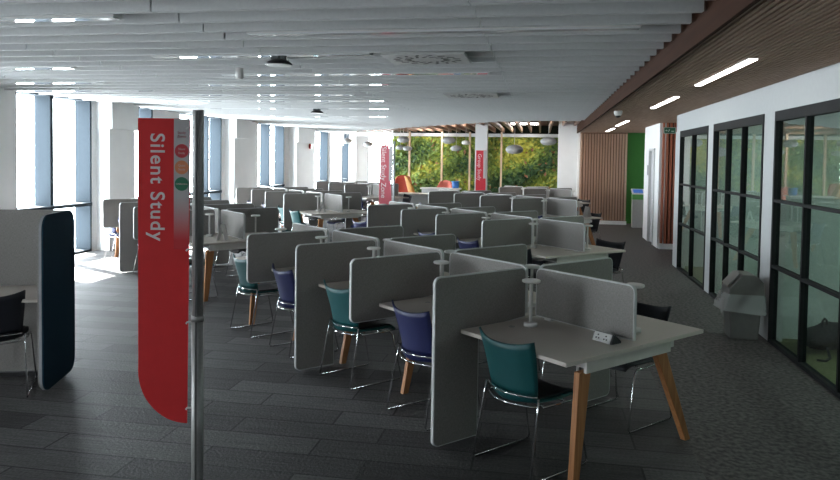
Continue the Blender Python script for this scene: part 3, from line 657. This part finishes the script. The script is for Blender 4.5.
# folded cards standing on desks
def tent(P_, s, t_, rz, label):
    g = thing('tent_card', label, 'table card', P_(s, t_, 0.741), rz)
    mb = MB(); mb.hexa([(-0.075, -0.055, 0), (0.075, -0.055, 0), (0.075, -0.053, 0), (-0.075, -0.053, 0)], [(-0.075, -0.002, 0.21), (0.075, -0.002, 0.21), (0.075, 0, 0.21), (-0.075, 0, 0.21)]); mb.obj('front_leaf', M_white, g)
    mb = MB(); mb.hexa([(-0.075, 0.053, 0), (0.075, 0.053, 0), (0.075, 0.055, 0), (-0.075, 0.055, 0)], [(-0.075, 0, 0.21), (0.075, 0, 0.21), (0.075, 0.002, 0.21), (-0.075, 0.002, 0.21)]); mb.obj('back_leaf', M_white, g)
tent(P1b, 0.22, 0.44, AL1+0.9, 'white folded card standing on the bench seen behind the banner pole')
tent(P2b, 0.30, 0.35, AL2+0.9, 'white folded card on the middle window bench')
tent(P3, 0.14, 1.04, AL2+1.3, 'white folded card on the aisle end of the third bench')
for i, (s, t_, c_) in enumerate([(0.42, 0.86, 'lilac'), (0.38, 1.02, 'grey')]):
    g = thing('storage_pot', '%s pot on the third bench beside the folded card' % c_, 'pot', P3(s, t_, 0.7412), 0)
    MB().lathe([(0.04, 0), (0.05, 0.10), (0.047, 0.10), (0.037, 0.01)], 16).obj('pot_body', mat('pot_'+c_, (0.30, 0.27, 0.42) if i == 0 else (0.35, 0.36, 0.38), 0.5), g)
    mb = MB()
    for q in range(3): mb.tube([(0.01*q-0.01, 0, 0.012), (0.03*q-0.03, 0.01*q, 0.16)], 0.004)
    mb.obj('pens', M_navy, g)

# ============================================================ BANNER FLAG
t = thing('flag_banner', 'large red Silent Study flag banner on a grey metal pole at front', 'banner', (-0.965, 3.0, 0), 0.02)
MB().lathe([(0.17, 0), (0.17, 0.008), (0.05, 0.014), (0.035, 0.05)], 32).obj('base_plate', M_alu, t)
MB().lathe([(0.026, 0.04), (0.026, 1.127)], 24).obj('lower_pole', M_alu, t)
MB().lathe([(0.024, 1.127), (0.024, 2.024), (0.023, 2.027)], 24).obj('upper_pole', M_alu, t)
MB().lathe([(0.0275, 1.105), (0.0275, 1.13)], 24).obj('joint_collar', M_alu, t)
B(-0.004, 0.004, -0.026, -0.0235, 0.05, 2.02).obj('pole_groove', mat('groove_grey', (0.10, 0.10, 0.10), 0.4), t)
for z in (1.95, 1.42, 1.10, 0.72):
    MB().tube([(-0.02, 0, z), (-0.045, 0, z), (-0.05, -0.003, z-0.008)], 0.0045).obj('clip', M_white, t)
out = [(-0.258, 0.884)]
for k in range(1, 15):
    q = k/15*PI/2; out.append((-0.258+0.213*(1-math.cos(q)), 0.884-0.232*math.sin(q)))
out += [(-0.045, 0.652), (-0.033, 1.988), (-0.259, 1.988)]
fl = MB().slab(out, 'y', -0.0015, 0.0015).obj('flag', M_red, t)
# grey information strip fading into the red
m = bpy.data.materials.new('strip_fade'); m.use_nodes = True; nt = m.node_tree; p = nt.nodes['Principled BSDF']; p.inputs['Roughness'].default_value = 0.6
tc = nt.nodes.new('ShaderNodeTexCoord'); sx = nt.nodes.new('ShaderNodeSeparateXYZ'); mr = nt.nodes.new('ShaderNodeMapRange'); mr.inputs[1].default_value = 1.46; mr.inputs[2].default_value = 1.65
rp = nt.nodes.new('ShaderNodeValToRGB'); rp.color_ramp.elements[0].color = (0.62, 0.025, 0.035, 1); rp.color_ramp.elements[1].color = (0.50, 0.49, 0.49, 1)
nt.links.new(tc.outputs['Object'], sx.inputs[0]); nt.links.new(sx.outputs[2], mr.inputs[0]); nt.links.new(mr.outputs[0], rp.inputs[0]); nt.links.new(rp.outputs[0], p.inputs['Base Color'])
st = MB().slab([(-0.104, 1.42), (-0.040, 1.42), (-0.0362, 1.986), (-0.104, 1.986)], 'y', -0.0024, -0.0016).obj('info_strip', m, fl)
for i, (z, c) in enumerate([(1.848, (0.55, 0.045, 0.06)), (1.777, (0.72, 0.26, 0.12)), (1.705, (0.025, 0.19, 0.10))]):
    o = MB().slab([(-0.070+0.030*math.cos(2*PI*k/32), z+0.030*math.sin(2*PI*k/32)) for k in range(32)], 'y', -0.0034, -0.0025).obj('zone_disc', mat('disc_%d' % i, c, 0.6, var=0.01), fl)
    cc = mat('disc_text', (0.7, 0.55, 0.5), 0.6)
    if i < 2:
        text('lettering', ['Silent', 'Quiet'][i], 0.0135, (-0.070, -0.0040, z+0.008), (PI/2, 0, 0), cc, o); text('lettering', ['Study', 'Study'][i], 0.0135, (-0.070, -0.0040, z-0.009), (PI/2, 0, 0), cc, o)
    else: text('lettering', 'Collaborative', 0.0092, (-0.070, -0.0040, z), (PI/2, 0, 0), cc, o)
text('lettering', 'Study', 0.016, (-0.070, -0.0040, 1.927), (PI/2, 0, 0), mat('small_red_text', (0.35, 0.05, 0.07), 0.6), fl)
text('lettering', 'Zones', 0.016, (-0.070, -0.0040, 1.911), (PI/2, 0, 0), mat('small_red_text', (0.35, 0.05, 0.07), 0.6), fl)
tx = text('title_lettering', 'Silent Study', 0.086, (-0.177, -0.0030, 1.690), (PI/2, PI/2, 0), M_text, fl, ext=0.0008, off=0.0012, space=1.13)

def small_banner(label, x, y, ang, w_, z0, z1, zp, body, pole, slant=False, zdark=None, faded=(0.62, 0.16, 0.18)):
    t = thing('flag_banner', label, 'banner', (x, y, 0), ang)
    rm = mat('banner_%s' % body.split()[-1], faded, 0.6, var=0.02)
    f = MB().slab([(0, z0), (w_, z0), (w_*0.72, z1), (w_*0.10, z1)] if slant else [(0, z0), (w_, z0), (w_, z1), (0, z1)], 'y', -0.002, 0.002).obj('flag', rm, t)
    B(w_*0.74, w_, -0.004, -0.003, z0+(z1-z0)*0.45, z1-0.01).obj('info_strip', mat('strip_grey', (0.5, 0.48, 0.48), 0.6), f)
    text('title_lettering', body, w_*0.52, (w_*0.34, -0.0045, (z0+z1)/2+(z1-z0)*(0.08 if slant else 0.17)), (PI/2, PI/2, 0), M_text, f)
    if pole:
        mb = MB(); mb.lathe([(0.16, 0), (0.16, 0.01), (0.03, 0.02), (0.03, 0.04)], 24, cx=w_+0.04); mb.obj('base_plate', M_alu, t)
        MB().lathe([(0.028, 0.03), (0.026, z1+0.1)], 16, cx=w_+0.04).obj('pole', mat('pale_pole', (0.55, 0.58, 0.6), 0.4, 0.3), t)
    return t
p = W(-3.93, 16.6); small_banner('tall pink red Silent Study Zone banner beside a pale pole mid room', p.x, p.y, WR, 0.34, 0.55, 2.14, 0, 'Silent Study Zone', True, True, faded=(0.60, 0.12, 0.15))
p = W(-1.95, 21.08); small_banner('small red Group Study banner fixed to the white column', p.x, p.y, WR, 0.30, 0.55, 2.10, 0, 'Group Study', False, faded=(0.60, 0.03, 0.05))

# ============================================================ BOOTH
AB = math.radians(8)
t = thing('study_booth', 'high sided study booth with petrol blue outside and grey lining', 'booth', (-2.79, 5.10, 0), AB)
o_ = rrect(0, 0.66, 0.03, 1.365, 0.11, 7); i_ = inset(o_, 0.012)
def side(x0, nm):
    MB().slab(inset(o_, 0.001), 'x', x0, x0+0.012).obj(nm+'_outer_skin', M_fabnavy, t)
side(-0.012, 'right')
MB().slab(o_, 'x', -0.030, -0.012).obj('rim_trim', mat('booth_trim', (0.30, 0.31, 0.32), 0.6), t)
MB().slab(i_, 'x', -0.045, -0.030).obj('side_lining', M_fab, t)
MB().slab(i_, 'x', -1.62, -1.605).obj('side_lining', M_fab, t); MB().slab(o_, 'x', -1.638, -1.62).obj('rim_trim', mat('booth_trim', (0.30, 0.31, 0.32), 0.6), t); MB().slab(inset(o_, 0.001), 'x', -1.65, -1.638).obj('left_outer_skin', M_fabnavy, t)
MB().slab([(-1.605, 0.03), (-0.045, 0.03), (-0.045, 1.362), (-1.605, 1.362)], 'y', 0.60, 0.63).obj('back_lining', M_fab, t)
MB().slab([(-1.605, 0.03), (-0.045, 0.03), (-0.045, 1.352), (-1.605, 1.352)], 'y', 0.63, 0.655).obj('back_skin', M_fabnavy, t)
B(-1.604, -0.046, 0.02, 0.598, 0.715, 0.740).obj('worktop', M_lam, t, bevel=0.003)
B(-1.60, -1.05, 0.56, 0.59, 0.0, 0.03).obj('foot', M_black, t); B(-0.6, -0.06, 0.56, 0.59, 0.0, 0.03).obj('foot', M_black, t)
c = chair('black', -3.215, 5.22, PI/2+AB+0.25, 'black chair with chrome sled legs pulled up to the booth', None)
if 'group' in c: del c['group']

# ============================================================ BIN
t = thing('swing_bin', 'grey swing top bin with clear liner against the white pier', 'bin', W(2.115, 7.70, 0), WR)
mb = MB(); mb.hexa([(-0.135, -0.125, 0), (0.135, -0.125, 0), (0.135, 0.125, 0), (-0.135, 0.125, 0)], [(-0.165, -0.15, 0.46), (0.165, -0.15, 0.46), (0.165, 0.15, 0.46), (-0.165, 0.15, 0.46)]); mb.obj('body', M_binn, t, bevel=0.015)
MB().slab([(-0.175, 0.46), (0.175, 0.46), (0.17, 0.60), (0.09, 0.675), (-0.04, 0.68), (-0.165, 0.53)], 'y', -0.16, 0.16).obj('lid', M_binn, t, bevel=0.012)
mb = MB(); mb.hexa([(-0.168, -0.12, 0.55), (-0.055, -0.12, 0.68), (-0.055, 0.12, 0.68), (-0.168, 0.12, 0.55)], [(-0.178, -0.12, 0.556), (-0.062, -0.12, 0.688), (-0.062, 0.12, 0.688), (-0.178, 0.12, 0.556)]); mb.obj('swing_flap', mat('bin_flap', (0.16, 0.155, 0.15), 0.5), t)
m = bpy.data.materials.new('clear_liner'); m.use_nodes = True; nt = m.node_tree; p = nt.nodes['Principled BSDF']; p.inputs['Base Color'].default_value = (0.62, 0.63, 0.64, 1); p.inputs['Roughness'].default_value = 0.25; p.inputs['Alpha'].default_value = 0.42
tcn = nt.nodes.new('ShaderNodeTexCoord'); nn = nt.nodes.new('ShaderNodeTexNoise'); nn.inputs['Scale'].default_value = 14; bb = nt.nodes.new('ShaderNodeBump'); bb.inputs['Strength'].default_value = 0.8; nt.links.new(tcn.outputs['Object'], nn.inputs['Vector']); nt.links.new(nn.outputs['Fac'], bb.inputs['Height']); nt.links.new(bb.outputs['Normal'], p.inputs['Normal'])
mb = MB(); per = rrect(-0.18, 0.18, -0.165, 0.165, 0.03, 4); cnt = []
for j, (z, g) in enumerate([(0.475, 0.0), (0.44, 0.006), (0.38, 0.010), (0.33, 0.015), (0.29, 0.018)]):
    row = []
    for k, (px, py) in enumerate(per):
        rr = 1+ (g+0.007*math.sin(k*2.3+j*1.7)*(j > 0))/0.17; ex = -0.05*j/4*(px < -0.1)
        row.append((px*rr+ex, py*rr, z+0.025*math.sin(k*1.7+2)*(j >= 3)))
    cnt.append(row)
for row in cnt: mb.v += row
n_ = len(per)
for j in range(4):
    for k in range(n_): mb.face([j*n_+k, j*n_+(k+1) % n_, (j+1)*n_+(k+1) % n_, (j+1)*n_+k], True)
mb.obj('liner', m, t)

# ============================================================ BACKPACK behind the glass
t = thing('backpack', 'black backpack lying on the green floor behind the glass', 'bag', W(2.78, 7.30, 0.008), WR+0.75)
mb = MB()
def bag_pt(u, v):
    th = 2*PI*u; ph = PI*v; rx, ry, rz_ = 0.30, 0.15, 0.125
    sx_ = math.sin(ph)**0.6; x = rx*math.cos(ph)*(1 if math.cos(ph) > 0 else 1.1); y = ry*math.cos(th)*sx_; z = rz_*math.sin(th)*sx_
    z = z*(1.0+0.25*math.cos(ph))+0.135; return (x, y+0.008*math.sin(7*x*6), max(0.0, z+0.006*math.sin(th*5+x*20)))
grid(bag_pt, 24, 16, mb).obj('bag_body', mat('bag_fabric', (0.012, 0.013, 0.016), 0.8, bump=0.4, bscale=40), t)
MB().tube([(-0.10, -0.02, 0.24), (-0.10, -0.02, 0.30), (-0.06, -0.02, 0.325), (-0.02, -0.02, 0.30), (-0.01, -0.02, 0.25)], 0.010).obj('handle', mat('bag_strap', (0.02, 0.02, 0.022), 0.7), t)
MB().tube([(-0.2, -0.12, 0.08), (-0.3, -0.2, 0.015), (-0.42, -0.22, 0.012), (-0.46, -0.16, 0.012)], 0.012).obj('strap', mat('bag_strap', (0.02, 0.02, 0.022), 0.7), t)
mb = MB()
grid(lambda u, v: (0.05+0.17*math.sin(PI*v)*math.cos(2*PI*u), -0.13-0.03*math.sin(PI*v)**0.5*1.0, 0.13+0.08*math.sin(PI*v)*math.sin(2*PI*u)), 16, 8, mb).obj('front_pocket', mat('bag_pocket', (0.02, 0.021, 0.024), 0.7), t)

# ============================================================ LOBBY FURNITURE by the living wall
def lounge(label, n, d, rz, m, h=1.18, wdt=0.62):
    t = thing('lounge_chair', label, 'armchair', W(n, d, 0), WR+rz)
    def bp(u, v):
        s = u*2-1; hw = wdt/2*(0.78+0.25*math.sin(PI*min(1, v*0.9)))*(1-0.35*max(0, v-0.75)*4*max(0, v-0.75)*2)
        return (-0.22-0.22*v+0.20*s*s*(1-v*0.5), s*hw, 0.36+(h-0.36)*v-0.05*s*s*(v > 0.7))
    grid(bp, 12, 10, MB()).obj('backrest', m, t, solid=0.06)
    MB().lathe([(0.26, 0.32), (0.31, 0.36), (0.31, 0.42), (0.26, 0.45)], 24).obj('seat', m, t)
    mb = MB(); mb.lathe([(0.22, 0), (0.22, 0.015), (0.03, 0.03), (0.025, 0.32)], 20); mb.obj('base', M_chrome, t)
lounge('high backed orange tan lounge chair before the living wall', -4.28, 24.0, 0.25, mat('tan_uphol', (0.42, 0.19, 0.035), 0.7), 1.2, 0.6)
lounge('dark red lounge chair left of the tan one', -4.95, 24.6, -PI/2+0.1, mat('red_uphol', (0.40, 0.05, 0.025), 0.7), 1.2, 0.62)
lounge('coral pink lounge chair before the living wall', -3.45, 24.4, -PI/2-0.2, mat('coral_uphol', (0.60, 0.16, 0.12), 0.7), 1.05, 0.55)
t = thing('lobby_table', 'long white lobby table behind the nearer benches by the pink banner', 'table', W(-4.0, 21.3, 0), WR)
B(-0.9, 0.9, -0.3, 0.3, 0.71, 0.74).obj('tabletop', M_lam, t)
for sx_ in (-0.8, 0.8):
    for sy_ in (-0.22, 0.22): B(sx_-0.025, sx_+0.025, sy_-0.025, sy_+0.025, 0, 0.71).obj('leg', M_white, t)
B(-0.85, 0.85, 0.2, 0.22, 0.3, 0.71).obj('modesty_panel', M_edge, t)
t = thing('side_counter', 'low white counter below the coral chair', 'counter', W(-3.15, 22.3, 0), WR)
B(-0.7, 0.6, -0.25, 0.25, 0.84, 0.88).obj('top', M_white, t); B(-0.65, 0.55, -0.2, 0.2, 0, 0.84).obj('body', M_edge, t)
t = thing('blue_tub', 'bright blue tub standing on the low white counter', 'tub', W(-2.72, 22.3, 0.88), WR)  # a round blue pot, built as a lidded tub
MB().lathe([(0.10, 0), (0.12, 0.06), (0.12, 0.18), (0.10, 0.20)], 20).obj('tub_body', mat('bright_blue', (0.02, 0.12, 0.38), 0.4), t)
MB().lathe([(0.135, 0.20), (0.135, 0.225)], 20).obj('lid', mat('bright_blue2', (0.03, 0.20, 0.45), 0.4), t)
# alarm point on the left wall
t = thing('fire_alarm', 'small round red fire alarm on the third white column', 'alarm', W(-7.985, 23.2, 2.2), WR)
mb = MB(); mb.slab([(0.09*math.cos(2*PI*k/20), 0.09*math.sin(2*PI*k/20)) for k in range(20)], 'x', -0.01, 0.06); mb.obj('alarm_body', mat('alarm_red', (0.45, 0.02, 0.02), 0.4), t)
